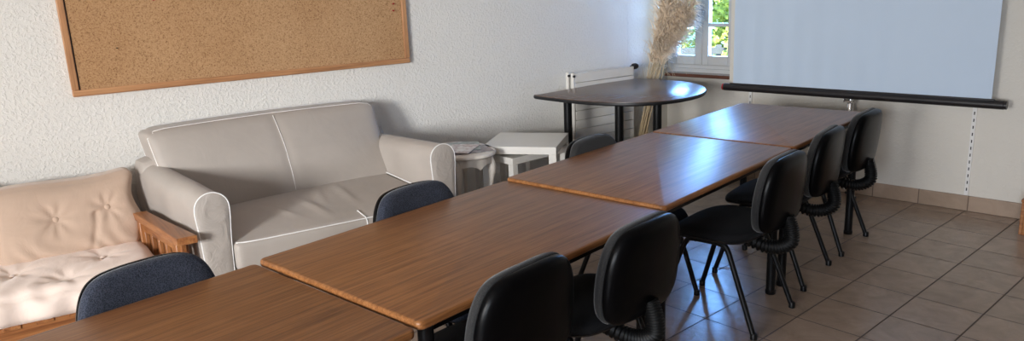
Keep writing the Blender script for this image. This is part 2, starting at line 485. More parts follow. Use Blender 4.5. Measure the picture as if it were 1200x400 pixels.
# ------------------------------------------------------------------ chairs
def make_chair(front):
    t = thing('office_chair', '', 'chair', group='upholstered chairs round the tables')
    # seat: origin at the floor between the feet, sitter looks to +Y
    def dome(p, u):
        z = p.z + .012 * (1 - u.x ** 2) * (1 - u.y ** 2) * (u.z > 0)
        if u.y > .2: z -= .035 * ((u.y - .2) / .8) ** 2
        if u.y < -.4: z += .010 * ((-u.y - .4) / .6)
        k = 1 - .07 * (u.y < 0) * u.y * u.y
        return Vector((p.x * k, p.y, z))
    out = superell(.455, .43, 3.6, 56)
    s1 = MB()
    rings = [(.02, .425), (.004, .430), (0, .440), (0, .452), (.006, .462), (.022, .470), (.07, .476), (.14, .480), (.20, .481)]
    n = len(out); vs = []
    for d, z in rings:
        for (x, y) in out:
            kx, ky = 1 - d / .2275, 1 - d / .215
            yy = y * ky
            zz = z - (.040 * max(0, (yy - .03) / .185) ** 2)
            zz += .014 * max(0, (-yy - .10) / .115) ** 2
            vs.append((x * kx, yy + .015, zz))
    fs = [(j * n + i, j * n + (i + 1) % n, (j + 1) * n + (i + 1) % n, (j + 1) * n + i) for j in range(len(rings) - 1) for i in range(n)]
    fs.append(tuple((len(rings) - 1) * n + i for i in range(n))); fs.append(tuple(range(n - 1, -1, -1)))
    s1.add(vs, fs); s1.build('seat', 'black_cloth' if front != 'blue_weave' else front, t)
    s2 = MB(); rings = [(.10, .398), (.05, .402), (.012, .418), (.004, .428)]; vs = []
    for d, z in rings:
        for (x, y) in out:
            kx, ky = 1 - d / .2275, 1 - d / .215
            yy = y * ky
            vs.append((x * kx, yy + .015, z - .040 * max(0, (yy - .03) / .185) ** 2 + .014 * max(0, (-yy - .10) / .115) ** 2))
    fs = [(j * n + i, j * n + (i + 1) % n, (j + 1) * n + (i + 1) % n, (j + 1) * n + i) for j in range(3) for i in range(n)]
    fs.append(tuple(3 * n + i for i in range(n))); fs.append(tuple(range(n - 1, -1, -1)))
    s2.add(vs, fs); s2.build('seat_shell', 'black_plastic', t)
    # backrest outline in (x, z): wide low down, narrowing to a round top
    half = [(0, .472), (.10, .474), (.158, .485), (.192, .517), (.207, .565), (.210, .625), (.203, .690), (.186, .745), (.160, .783), (.122, .803), (.062, .810)]
    pts = [Vector((x, 0, z)) for x, z in half] + [Vector((0, 0, .811))] + [Vector((-x, 0, z)) for x, z in reversed(half[1:])]
    ol = spline(pts, 4, True); cz = .64
    def yb(x, z): return -.235 - .10 * (z - .46) + .40 * x * x   # plane the back lies in: leaning, curved round the sitter
    def shell(prof):
        m = MB(); n = len(ol); vs = []
        for d, off in prof:                                     # d = shrink 0..1, off = depth behind the plane
            for p in ol:
                x, z = p.x * (1 - d), cz + (p.z - cz) * (1 - d)
                vs.append((x, yb(x, z) + off, z))
        fs = [(j * n + i, j * n + (i + 1) % n, (j + 1) * n + (i + 1) % n, (j + 1) * n + i) for j in range(len(prof) - 1) for i in range(n)]
        vs.append((0, yb(0, cz) + prof[-1][1], cz)); e = len(vs) - 1
        fs += [((len(prof) - 1) * n + i, (len(prof) - 1) * n + (i + 1) % n, e) for i in range(n)]
        fs.append(tuple(range(n - 1, -1, -1)))
        m.add(vs, fs); return m
    shell([(.035, -.004), (.004, -.008), (0, -.016), (.012, -.027), (.05, -.037), (.11, -.043), (.3, -.047), (.6, -.049), (.85, -.049)]).build('backrest_shell', 'vinyl', t, angle=70)
    shell([(.03, -.0035), (-.004, -.002), (-.014, .005), (-.012, .014), (.012, .026), (.06, .033), (.25, .036), (.6, .037), (.85, .037)]).build('backrest_pad', front, t, angle=70)
    # bellows joining back and seat
    path = spline([(0, -.280, .525), (0, -.293, .495), (0, -.302, .455), (0, -.300, .412), (0, -.256, .378), (0, -.19, .368), (0, -.105, .384)], 18)
    rad = [.0245 + (.0052 if (i % 4) < 2 else -.0025) for i in range(len(path))]
    MB().tube(path, .03, 16, True, rad, 1.15).build('bellows', 'bellows', t, angle=80)
    br = MB(); br.box(-.05, .05, -.13, .10, .386, .400); br.build('seat_bracket', 'black_metal', t, bevel=.003)
    for sx in (-1, 1):
        xt, xf = sx * .185, sx * .212
        p = spline([(xf, .240, .006), (xt + sx * .010, .150, .300), (xt, .115, .385), (xt, .085, .404), (xt, 0, .406), (xt, -.055, .404), (xt, -.085, .388), (xt + sx * .008, -.120, .315), (xf, -.240, .006)], 7)
        fr = MB().tube(p, .0125, 12).build('side_frame', 'black_metal', t)
        for y in (.240, -.240):
            MB().lathe([(.013, 0), (.0155, .002), (.0155, .026), (.013, .030)], 14, Matrix.Translation((xf, y * 1.0 - .002 * (1 if y > 0 else -1), 0))).build('foot_cap', 'black_metal', fr)
    cb = MB(); cb.tube([(-.185, .07, .400), (.185, .07, .400)], .010, 10); cb.tube([(-.185, -.05, .400), (.185, -.05, .400)], .010, 10)
    cb.build('crossbar', 'black_metal', t)
    return t
RZ = pi / 2 + TA
grey = make_chair('grey_weave')
right_side = [
    ((-1.640, 1.405, 0), RZ, 'black-backed chair nearest the camera, cut by the bottom edge of the photo'),
    ((-1.610, 1.945, 0), RZ - .02, 'black-backed chair second from the camera, showing its whole broad back'),
    ((-1.655, 3.075, 0), RZ, 'black chair with its seat and legs in full view, third from the camera'),
    ((-1.727, 3.710, 0), RZ + .06, 'black chair fourth from the camera, next to last before the screen'),
    ((-1.760, 4.325, 0), RZ, 'black chair nearest the projection screen, farthest on the right of the tables')]
for i, (loc, rz, lab) in enumerate(right_side):
    if i == 0:
        grey.location = loc; grey.rotation_euler = (0, 0, rz); grey['label'] = lab
    else: dup(grey, lab, loc, rz)
blue = make_chair('blue_weave')
left_side = [
    ((-2.035, .715, 0), -pi / 2 + TA, 'dark blue weave chair at the nearest table, in front of the beige futon', 'blue'),
    ((-2.075, 1.770, 0), -pi / 2 + TA, 'dark blue chair at the left of the second table, in front of the grey sofa', 'blue'),
    ((-2.085, 2.925, 0), -pi / 2 + TA, 'charcoal fabric chair in front of the radiator, left of the third table', 'grey')]
for i, (loc, rz, lab, k) in enumerate(left_side):
    if i == 0:
        blue.location = loc; blue.rotation_euler = (0, 0, rz); blue['label'] = lab
    else: dup(blue if k == 'blue' else grey, lab, loc, rz)

# ------------------------------------------------------------------ grey sofa (local: x away from the wall, y along it)
def make_sofa():
    t = thing('sofa', 'grey taupe two-seater sofa with rolled arms and white piping, under the cork board', 'sofa', NX * D0, WROT)
    ya0, ya1, yb0, yb1 = .695, .855, 2.025, 2.185
    fr = MB(); cushion(fr, (.10, ya0 + .03, .03), (.90, yb1 - .03, .30), .03, (10, 16, 6)); fr.build('base', 'sofa', t)
    bk = MB()
    def lean(p, u): return Vector((p.x - .05 * (p.z - .3), p.y, p.z))
    cushion(bk, (.075, ya0 + .005, .03), (.24, yb1 - .03, .745), .05, (8, 24, 12), lean); bk.build('back', 'sofa', t)
    for y0, y1, xf, zt, nm in ((ya0, ya1, .91, .673, 0), (yb0, yb1, .845, .697, 1)):
        r = (y1 - y0) / 2; yc = (y0 + y1) / 2; prof = []
        prof = [(y0 + .018, .03), (y0 + .016, .25), (y0 + .010, .42), (y0 + .0, zt - r - .035)]
        for k in range(17):
            a = pi - pi * k / 16; prof.append((yc + r * cos(a), zt - r + r * sin(a) * 1.0))
        prof += [(y1 - .0, zt - r - .035), (y1 - .010, .42), (y1 - .016, .25), (y1 - .018, .03)]
        n = len(prof); arm = MB(); xs = [.09 + (xf - .09) * k / 14 for k in range(15)]; vs = []
        for i, x in enumerate(xs):
            e = 1 - .12 * max(0, (.16 - x) / .07) ** 2
            for (y, z) in prof:
                zz = z * e if z > .1 else z
                sag = .006 * sin(i * 1.3 + y * 9) * (1 if .1 < z < zt - .05 else .3)
                rise = .045 * (1 - (x - .09) / (xf - .09)) * (z / zt)
                vs.append((x, yc + (y - yc) * (1 + .02 * sin(i * .9)) + sag * .5, zz + (rise if nm == 0 else -.01 * rise / .045)))
        fs = [(i * n + k, i * n + k + 1, (i + 1) * n + k + 1, (i + 1) * n + k) for i in range(14) for k in range(n - 1)]
        fs += [(i * n + n - 1, i * n, (i + 1) * n, (i + 1) * n + n - 1) for i in range(14)]
        fs.append(tuple(range(n))); fs.append(tuple(14 * n + k for k in range(n - 1, -1, -1)))
        arm.add(vs, fs); ao = arm.build('arm', 'sofa', t, angle=55)
        pn = MB(); vs = []
        pr = [(yc + (y - yc) * .985, z if z < .1 else z - .002) for y, z in prof]
        for d, x in ((0, xf - .004), (0, xf + .006), (.25, xf + .011), (.9, xf + .013)):
            for (y, z) in pr: vs.append((x, yc + (y - yc) * (1 - d * .5), .35 + (z - .35) * (1 - d * .25)))
        fs = [(i * n + k, i * n + (k + 1) % n, (i + 1) * n + (k + 1) % n, (i + 1) * n + k) for i in range(3) for k in range(n)]
        fs.append(tuple(3 * n + k for k in range(n))); pn.add(vs, fs); pn.build('arm_panel', 'sofa_panel', ao, angle=60)
        pp = MB(); pp.tube([(xf + .005, q.x, q.y) for q in spline([Vector((y, z, 0)) for y, z in prof], 3)], .0030, 8)
        pp.build('piping', 'piping', ao)
    # seat cushion
    y0, y1 = ya1 - .005, yb0 + .012
    def seatf(p, u):
        z = p.z; yy = (p.y - y0) / (y1 - y0); tx = (p.x - .27) / .70
        if u.z > 0:
            z += .022 * (1 - u.x ** 4) * (1 - u.y ** 4)
            z += (.050 + .028 * yy) * (1 - tx)
            z += .010 * exp(-((p.y - 1.38) / .02) ** 2) * exp(-((p.x - .70) / .14) ** 2)
            z += .009 * exp(-((p.y - 1.20 - .25 * (p.x - .6)) / .018) ** 2) * exp(-((p.x - .66) / .12) ** 2)
            z += .008 * exp(-((p.y - 1.62 + .2 * (p.x - .6)) / .020) ** 2) * exp(-((p.x - .60) / .18) ** 2)
            z += .007 * exp(-((p.y - 1.48 + .35 * (p.x - .6)) / .016) ** 2) * exp(-((p.x - .55) / .14) ** 2)
        return Vector((p.x + .075 * yy * (u.x > 0) * u.x, p.y, z))
    st = MB(); cushion(st, (.22, y0, .255), (.945, y1, .395), .022, (40, 64, 8), seatf)
    so = st.build('seat_cushion', 'sofa', t, angle=60)
    line = []
    for k in range(41):
        yy = k / 40; y = y0 + .012 + (y1 - y0 - .024) * yy
        line.append((.945 + .075 * yy - .004 - .022 * (2 * yy - 1) ** 12, y, .3985))
    MB().tube(line, .0032, 8).build('piping', 'piping', so)
    MB().tube([(.30 + .68 * k / 20, y1 - .012, .478 - .082 * (.30 + .68 * k / 20 - .27) / .70 + .006) for k in range(21)], .0038, 8).build('piping', 'piping', so)
    ym = 1.52
    MB().tube([(.945 + .075 * .56 + .003, ym, .26), (.945 + .075 * .56 + .002, ym, .385), (.945 + .03, ym, .403), (.90, ym, .424)], .0032, 8).build('seam', 'piping', so)
    sk = MB(); cushion(sk, (.86, y0 - .01, .02), (.955, y1 + .005, .262), .012, (4, 30, 8), lambda p, u: Vector((p.x + .06 * (p.y - y0) / (y1 - y0) + .004 * sin(p.y * 23), p.y, p.z)))
    sk.build('skirt', 'sofa_panel', t)
    # back cushion: one long one with a seam in the middle
    c0, c1 = .755, 2.095
    def bcf(p, u):
        tz = (p.z - .43) / .47
        x = p.x - .20 * tz
        if u.x > 0: x += .045 * (1 - u.y ** 4) * (1 - u.z ** 2) - .008 * exp(-((p.y - 1.44) / .03) ** 2)
        y = p.y
        if u.y < 0: y += .05 * max(0, 1 - tz) ** 1.5 * (-u.y) ** 3
        if u.y > 0: y -= .035 * max(0, 1 - tz) * u.y ** 3
        z = p.z + .012 * (1 - u.y ** 2) * (u.z > 0) - .008 * (abs(u.y) > .9) * (u.z > 0)
        return Vector((x, y, z))
    bc = MB(); cushion(bc, (.215, c0, .42), (.40, c1, .893), .035, (10, 60, 24), bcf)
    bo = bc.build('back_cushion', 'sofa', t, angle=60)
    def onback(y, tz, front=True):
        u = Vector((1 if front else -1, (y - (c0 + c1) / 2) / ((c1 - c0) / 2), 2 * tz - 1))
        return bcf(Vector((.40 if front else .215, y, .43 + .47 * tz)), u)
    for fx in (True, False):
        path = []
        ins = .010
        for k in range(13): path.append(onback(c0 + .004, .02 + .90 * k / 12, fx) + Vector((-.020 if fx else .020, 0, 0)))
        for k in range(5):
            a = k / 4; path.append(onback(c0 + .004 + .035 * sin(a * pi / 2), .92 + .065 * (1 - cos(a * pi / 2)), fx) + Vector((-.018 if fx else .018, 0, .002)))
        for k in range(1, 24): path.append(onback(c0 + .04 + (c1 - c0 - .08) * k / 23, .985, fx) + Vector((-.012 if fx else .012, 0, .002)))
        for k in range(12): path.append(onback(c1 - .004, .93 - .9 * k / 11, fx) + Vector((-.020 if fx else .020, 0, 0)))
        MB().tube(path, .0021, 8).build('piping', 'piping', bo)
    MB().tube([onback(1.44, .04 + .92 * k / 12) + Vector((.0025, 0, 0)) for k in range(13)], .0018, 8).build('seam', 'piping', bo)
    for x, y in ((.14, ya0 + .07), (.84, ya0 + .07), (.14, yb1 - .07), (.80, yb1 - .07)):
        MB().lathe([(.022, 0), (.026, .04)], 14, Matrix.Translation((x, y, 0))).build('foot', 'black_plastic', t)
    for o in [c for c in t.children_recursive]:          # the sofa stands slightly out of square with the wall
        for v in o.data.vertices: v.co.y += .15 * (v.co.x - .90)
make_sofa()

# ------------------------------------------------------------------ futon sofa
def tuft(pts, depth, s, fold, q):
    d = 0.
    for (a, b) in pts:
        dx, dy = q[0] - a, q[1] - b; r = sqrt(dx * dx + dy * dy); th = math.atan2(dy, dx)
        d -= depth * exp(-(r / s) ** 1.1)
        d += fold * cos(7 * th + a * 9) * exp(-((r - s * .9) / (s * .8)) ** 2)
    return d
def make_futon():
    t = thing('futon_sofa', 'pine-framed futon sofa with tufted beige suede cushions, left of the grey sofa', 'sofa', NX * D0, WROT)
    # frame
    rail = MB(); rail.box(.815, .845, -1.42, .60, .135, .232); rail.build('front_rail', 'pine_y', t, bevel=.006)
    rail = MB(); rail.box(.10, .13, -1.42, .55, .20, .44); rail.build('back_rail', 'pine_y', t, bevel=.006)
    sl = MB()
    for k in range(16): sl.box(.13, .85, -1.38 + k * .125, -1.31 + k * .125, .205, .225)
    sl.build('slat_base', 'pine', t, bevel=.003)
    for y0, sg in ((.545, 1), (-1.50, -1)):
        yc = y0 + .035
        top = MB()
        o_ = []
        xs = [.34, .48, .64, .80, .93, .985]
        wd = [.034, .034, .037, .042, .046, .044]
        R = [Vector((x, yc + w + .15 * (x - .62) , 0)) for x, w in zip(xs, wd)]
        Lf = [Vector((x, yc - w + .15 * (x - .62), 0)) for x, w in zip(xs, wd)]
        loop = spline(Lf, 4) + list(reversed(spline(R, 4)))
        top.plate([(p.x, p.y) for p in loop], .462, .500, .006, 3)
        ar = top.build('armrest', 'pine', t, angle=50)
        ap = MB(); ap.box(.36, .93, -.013, .013, .405, .462, Matrix.Translation((0, yc, 0)) @ Matrix.Translation((.62, 0, 0)) @ Matrix.Rotation(radians(8.5), 4, 'Z') @ Matrix.Translation((-.62, 0, 0)))
        ap.build('arm_rail', 'pine', ar, bevel=.004)
        for k in range(5):
            s_ = MB(); x = .40 + k * .10; yy = yc + .15 * (x - .62)
            s_.box(x - .026, x + .026, yy - .011, yy + .011, .14, .410); s_.build('arm_slat', 'pine_z', ar, bevel=.003)
        for x in (.385, .885):
            s_ = MB(); yy = yc + .15 * (x - .62); s_.box(x - .032, x + .032, yy - .028, yy + .028, 0, .463); s_.build('leg', 'pine_z', t, bevel=.005)
        s_ = MB(); s_.box(.17, .88, yc - .014, yc + .014, .12, .17); s_.build('side_rail', 'pine', t, bevel=.004)
    # seat mattress
    bt = [(.52, y) for y in (-1.2, -.82, -.44, -.06, .32)] + [(.74, y) for y in (-1.0, -.62, -.24, .14)]
    def sf(p, u):
        q = Vector(p); w = 1 - u.x ** 6; w *= 1 - u.y ** 6
        if u.z > 0:
            q.z += .030 * w + tuft(bt, .045, .075, .006, (p.x, p.y)) * w
            q.z += .006 * sin(p.y * 37 + sin(p.x * 17) * 2 + 2 * sin(p.y * 11)) * max(0, (p.x - .58) / .3)
        if u.x > .3: q.x += .012 * sin(p.y * 33) * (1 - u.z ** 2) + .02 * (1 - u.z * u.z) + .012 * sin(p.y * 7.3)
        q.z -= .025 * max(0, u.x) ** 3 * (u.z < .2)
        return q
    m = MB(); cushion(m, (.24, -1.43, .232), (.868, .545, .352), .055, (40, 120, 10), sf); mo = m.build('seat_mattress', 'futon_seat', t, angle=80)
    for (x, y) in bt[:5]:
        MB().lathe([(.002, -.004), (.012, -.003), (.013, .002), (.008, .006), (.001, .007)], 14, Matrix.Translation((x, y, .349))).build('button', 'futon_seat', mo)
    # back cushions
    for (y0, y1) in ((-.105, .540), (-.76, -.085)):
        yc = (y0 + y1) / 2; B = [(yc - .055, .535), (yc + .185, .552)]
        def bf(p, u):
            q = Vector(p); tz = (p.z - .33) / .39
            w = (1 - u.y ** 4) * (1 - u.z ** 4)
            if u.x > 0:
                q.x += .040 * w + tuft(B, .030, .05, .005, (p.y, p.z)) * w
                q.x += -.014 * exp(-((p.y - (yc + .125 - .05 * (.54 - p.z) / .2)) / .012) ** 2) * (p.z < .545) * w
                q.x += .009 * sin(p.y * 52 + 4 * sin(p.z * 16) + 2 * sin(p.y * 17)) * max(0, -u.z - .15) * (1 - u.y ** 4) + .006 * sin(p.z * 60 + 9 * p.y) * max(0, u.y - .5)
            q.x -= .20 * tz
            if u.z > 0: q.z += .012 * sin((p.y - y0) * 9 + .6) * u.z + .014 * u.y * u.z
            if u.y > 0: q.y += .012 * sin(p.z * 30) * u.y
            return q
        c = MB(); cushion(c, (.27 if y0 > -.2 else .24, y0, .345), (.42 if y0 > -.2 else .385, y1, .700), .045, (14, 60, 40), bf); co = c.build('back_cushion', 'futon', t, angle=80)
        for (y, z) in B:
            p = bf(Vector((.42 if y0 > -.2 else .385, y, z)), Vector((1, (y - yc) / ((y1 - y0) / 2), (z - .517) / .172)))
            MB().lathe([(.002, -.006), (.0135, -.004), (.0145, .002), (.009, .007), (.001, .008)], 14, Matrix.Translation(p + Vector((.004, 0, 0))) @ Matrix.Rotation(radians(65), 4, 'Y')).build('button', 'futon', co)
make_futon()

# ------------------------------------------------------------------ cork board and pins
def make_cork():
    t = thing('cork_board', 'large cork notice board in a thin wooden frame, on the white wall above the sofa', 'notice board', NX * D0, WROT)
    y0, y1, z0, z1, w = .359, 2.359, 1.099, 2.10, .034
    c = MB(); c.box(.004, .020, y0 + .01, y1 - .01, z0 + .01, z1 - .01); c.build('cork_panel', 'cork', t, smooth=False)
    for nm, a in (('h', (y0, y1, z0, z0 + w)), ('h', (y0, y1, z1 - w, z1)), ('v', (y0, y0 + w, z0 + w, z1 - w)), ('v', (y1 - w, y1, z0 + w, z1 - w))):
        fb = MB(); fb.box(.002, .032, *a); fb.build('frame_rail', 'cork_frame' if nm == 'h' else 'cork_frame_z', t, bevel=.005)
    shade_strip = MB(); shade_strip.box(.0205, .0215, y0 + w, y0 + w + .006, z0 + w, z1 - w); shade_strip.build('painted_shadow', 'dark_gap', t, smooth=False)  # solid dark strip standing in for the shadow of the left frame rail
make_cork()
first = None
for (y, z, lab, mt) in ((.820, 1.582, 'left of the two red push pins at the top left of the cork board', 'pin_red'),
                        (.899, 1.586, 'right of the two red push pins at the top left of the cork board', 'pin_red'),
                        (2.266, 1.493, 'upper of the two dark pins at the right side of the cork board', 'pin_red'),
                        (2.262, 1.449, 'lower of the two dark pins at the right side of the cork board', 'pin_red'),
                        (.603, 1.338, 'tiny dark hole alone in the lower left of the cork board', 'black_plastic')):  # last entry is a hole in the cork, modelled as a small dark pin
    p = MB(); k = .55 if mt == 'black_plastic' else 1
    p.lathe([(.0045 * k, 0), (.0045 * k, .003), (.003 * k, .004), (.003 * k, .010), (.0055 * k, .012), (.0055 * k, .015)], 12, Matrix.Rotation(radians(90), 4, 'Y'))
    o = p.build('push_pin', mt); o.location = WL(.0195, y, z); o.rotation_euler = (0, 0, WROT)
    tag(o, lab, 'pin', 'pins in the cork board')

# ------------------------------------------------------------------ radiator on the left wall
def make_radiator():
    t = thing('radiator', 'cream panel radiator with horizontal grooves, on the left wall behind the half-round table', 'radiator', NX * D0, WROT)
    y0, y1 = 3.70, 4.345; zt, zb, hs = .893, .165, .0735
    n = int((zt - zb) / hs)
    pn = MB()
    for k in range(n): pn.box(.105, .13, y0 + .02, y1, zt - (k + 1) * hs + .0035, zt - k * hs)
    pn.build('front_panel', 'radiator', t, bevel=.0025)
    bk = MB(); bk.box(.095, .106, y0 + .02, y1 - .002, zb, zt - .004); bk.build('groove_backing', 'dark_gap', t, smooth=False)
    rp = MB()
    for k in range(n): rp.box(.045, .065, y0 + .02, y1, zt - (k + 1) * hs + .0035, zt - k * hs)
    rp.build('rear_panel', 'radiator', t, bevel=.0025)
    tg = MB(); tg.box(.066, .094, y0 + .03, y1 - .01, zt - .012, zt - .006); tg.build('top_grille', 'radiator', t, smooth=False)
    for x in (.118, .055):
        c = MB(); c.lathe([(.013, zb - .02), (.016, zb - .01), (.016, zt + .004), (.012, zt + .008)], 16, Matrix.Translation((x, y0 + .005, 0))); co = c.build('column', 'radiator', t)
        k = MB(); k.lathe([(.010, 0), (.010, .010), (.007, .014)], 12, Matrix.Translation((x + .012, y0 + .003, zt - .018)) @ Matrix.Rotation(radians(90), 4, 'Y')); k.build('bleed_plug', 'black_plastic', co)
    br = MB()
    for y in (y0 + .12, y1 - .12): br.box(.002, .05, y - .015, y + .015, .25, .80)
    br.build('wall_bracket', 'radiator', t)
    v = MB(); mt = Matrix.Translation((.10, y1 + .012, .888)) @ Matrix.Rotation(radians(-90), 4, 'X')
    v.lathe([(.010, -.02), (.010, .0), (.021, .004), (.025, .018), (.025, .040), (.019, .054), (.008, .056)], 20, mt)
    vo = v.build('valve_head', 'black_plastic', t)
    p = MB(); p.tube(spline([(.10, y1 + .05, .90), (.06, y1 + .05, .925), (.02, y1 + .05, .95), (.008, y1 + .05, 1.0), (.006, y1 + .05, 1.4)], 6), .0014, 6); p.build('sensor_wire', 'rail_white', vo)
    p = MB(); p.tube(spline([(.10, y1 - .005, .888), (.10, y1 + .02, .888)], 3), .009, 10); p.build('valve_body', 'chrome', t)
make_radiator()

# ------------------------------------------------------------------ half-round table
def make_half_table():
    pts = [(-3.725, 3.978), (-3.54, 3.950), (-3.33, 3.936), (-3.149, 3.948), (-2.989, 3.990), (-2.86, 4.062), (-2.763, 4.175), (-2.705, 4.320), (-2.690, 4.499), (-2.722, 4.667), (-2.790, 4.810), (-2.905, 4.950), (-3.060, 5.060), (-3.21, 5.108), (-3.375, 5.122), (-3.53, 5.115), (-3.632, 5.07), (-3.665, 4.90), (-3.685, 4.60), (-3.70, 4.30), (-3.715, 4.05)]
    c = Vector((-3.25, 4.52, 0))
    t = thing('half_round_table', 'half-round brown table with black edge and thick black legs, in front of the radiator', 'table', c)
    P = [Vector((x, y, 0)) - c for x, y in pts]
    ol = [(p.x, p.y) for p in spline(P, 4, True)]
    inn = [(p[0] * .994, p[1] * .994) for p in ol]
    MB().plate(inn, .764, .7905, .002, 2).build('tabletop', 'walnut', t)
    MB().plate(ol, .762, .7885, .010, 4).build('edge_band', 'black_plastic', t)
    for (x, y) in ((-3.560, 4.165), (-3.225, 4.345), (-2.965, 4.445), (-3.58, 4.815)):
        l = MB(); l.lathe([(.032, 0), (.034, .004), (.034, .018), (.031, .02), (.031, .763)], 24, Matrix.Translation((x - c.x, y - c.y, 0))); l.build('leg', 'black_metal', t)
    r = MB(); r.tube([(-3.50 - c.x, 4.24 - c.y, .745), (-3.05 - c.x, 4.45 - c.y, .745), (-3.40 - c.x, 4.86 - c.y, .745), (-3.50 - c.x, 4.24 - c.y, .745)], .012, 8); r.build('under_frame', 'black_metal', t)
make_half_table()

# ------------------------------------------------------------------ white side tables
def square_table(name, label, c, w, d, h, rz, th=.05, lg=.05):
    t = thing(name, label, 'side table', (c[0], c[1], 0), rz, 'white square side tables')
    MB().box(-w / 2, w / 2, -d / 2, d / 2, h - th, h).build('tabletop', 'white_lacquer', t, bevel=.002)
    for sx in (-1, 1):
        for sy in (-1, 1):
            x, y = sx * (w / 2 - lg / 2), sy * (d / 2 - lg / 2)
            MB().box(x - lg / 2, x + lg / 2, y - lg / 2, y + lg / 2, 0, h - th).build('leg', 'white_lacquer', t, bevel=.002)
square_table('side_table', 'taller white square side table, right of the oval one', (-3.465, 3.612), .50, .48, .55, radians(30.6))
square_table('side_table', 'lower white side table, its corners showing under the taller white one', (-3.558, 3.655), .405, .53, .472, radians(-3.8), .045, .045)

def oval_table():
    cx, cy = .455, 2.455
    t = thing('oval_side_table', 'cream oval side table with a scalloped apron, squeezed between sofa arm and white tables', 'side table', WL(cx, cy), WROT)
    a, b = .275, .210
    MB().lathe([(.88, .520), (.97, .524), (1.0, .532), (1.0, .540), (.985, .546), (.95, .550)], 56, None, a, b).build('tabletop', 'cream_paint', t)
    ap = MB(); n = 96; vs = []
    for k in range(n):
        th = 2 * pi * k / n
        drop = .445 + .030 * abs(sin(th * 4)) ** .7
        for r, z in ((.86, .521), (.86, drop), (.80, drop), (.80, .521)):
            vs.append((a * r * cos(th), b * r * sin(th), z))
    fs = [(k * 4 + j, ((k + 1) % n) * 4 + j, ((k + 1) % n) * 4 + (j + 1) % 4, k * 4 + (j + 1) % 4) for k in range(n) for j in range(4)]
    ap.add(vs, fs); ap.build('scalloped_apron', 'cream_paint', t, angle=60)
    for th in (45, 135, 225, 315):
        x, y = a * .80 * cos(radians(th)), b * .80 * sin(radians(th)); d = Vector((x, y, 0)).normalized()
        p = [Vector((x, y, 0)) + d * o_ + Vector((0, 0, z)) for o_, z in ((.0, .52), (.014, .47), (.018, .41), (.004, .30), (-.006, .18), (.0, .08), (.02, .02), (.03, .0))]
        sp = spline(p, 5); rad = []
        for i in range(len(sp)):
            z = sp[i].z; rad.append(.013 + .014 * exp(-((z - .44) / .07) ** 2) + .006 * exp(-((z - .0) / .03) ** 2))
        MB().tube(sp, .02, 12, True, rad).build('leg', 'cream_paint', t)
oval_table()

def magazines():
    specs = [(-.10, -.05, .550, .20, .27, 25, (.50, .52, .55), (.14, .17, .20), 'grey-green open magazine at the back of the oval table pile'),
             (.10, .02, .550, .21, .28, -15, (.38, .34, .36), (.18, .13, .14), 'dark printed magazine lowest at the front of the oval table pile'),
             (-.03, .06, .5545, .20, .27, 60, (.46, .50, .49), (.22, .28, .27), 'green-grey leaflet under the white magazine on the oval table'),
             (.05, -.03, .559, .19, .26, 40, (.88, .85, .83), (.55, .42, .40), 'pale magazine topmost on the oval side table')]
    for i, (dx, dy, z, w, d, a, c1, c2, lab) in enumerate(specs):
        m, nt, b = principled('magazine_cover', c1, .3)
        v = coords(nt); f_ = noise(nt, v, 9., 3)
        nt.links.new(ramp(nt, f_, [(.42, c1), (.5, c2), (.6, c1)]), b.inputs['Base Color'])
        o = thing('magazine', lab, 'magazine', WL(.455 + dx * .8, 2.455 + dy * .8, z), WROT + radians(a), 'magazines on the oval table')
        cv = MB(); n = 10
        vs = []; fs = []
        for j in range(n + 1):
            x = -w / 2 + w * j / n; bow = .0 + .0022 * sin(pi * j / n)
            vs += [(x, -d / 2, 0), (x, d / 2, 0), (x, -d / 2, .0035 + bow), (x, d / 2, .0035 + bow)]
        for j in range(n):
            q = j * 4; fs += [(q, q + 4, q + 5, q + 1), (q + 2, q + 3, q + 7, q + 6), (q, q + 2, q + 6, q + 4), (q + 1, q + 5, q + 7, q + 3)]
        fs += [(0, 1, 3, 2), (n * 4, n * 4 + 2, n * 4 + 3, n * 4 + 1)]
        cv.add(vs, fs); cv.build('cover', m, o)
        pg = MB(); pg.box(-w / 2 + .003, w / 2 + .0012, -d / 2 + .003, d / 2 + .0012, .0008, .0028); pg.build('pages', 'white_frame', o, smooth=False)
magazines()

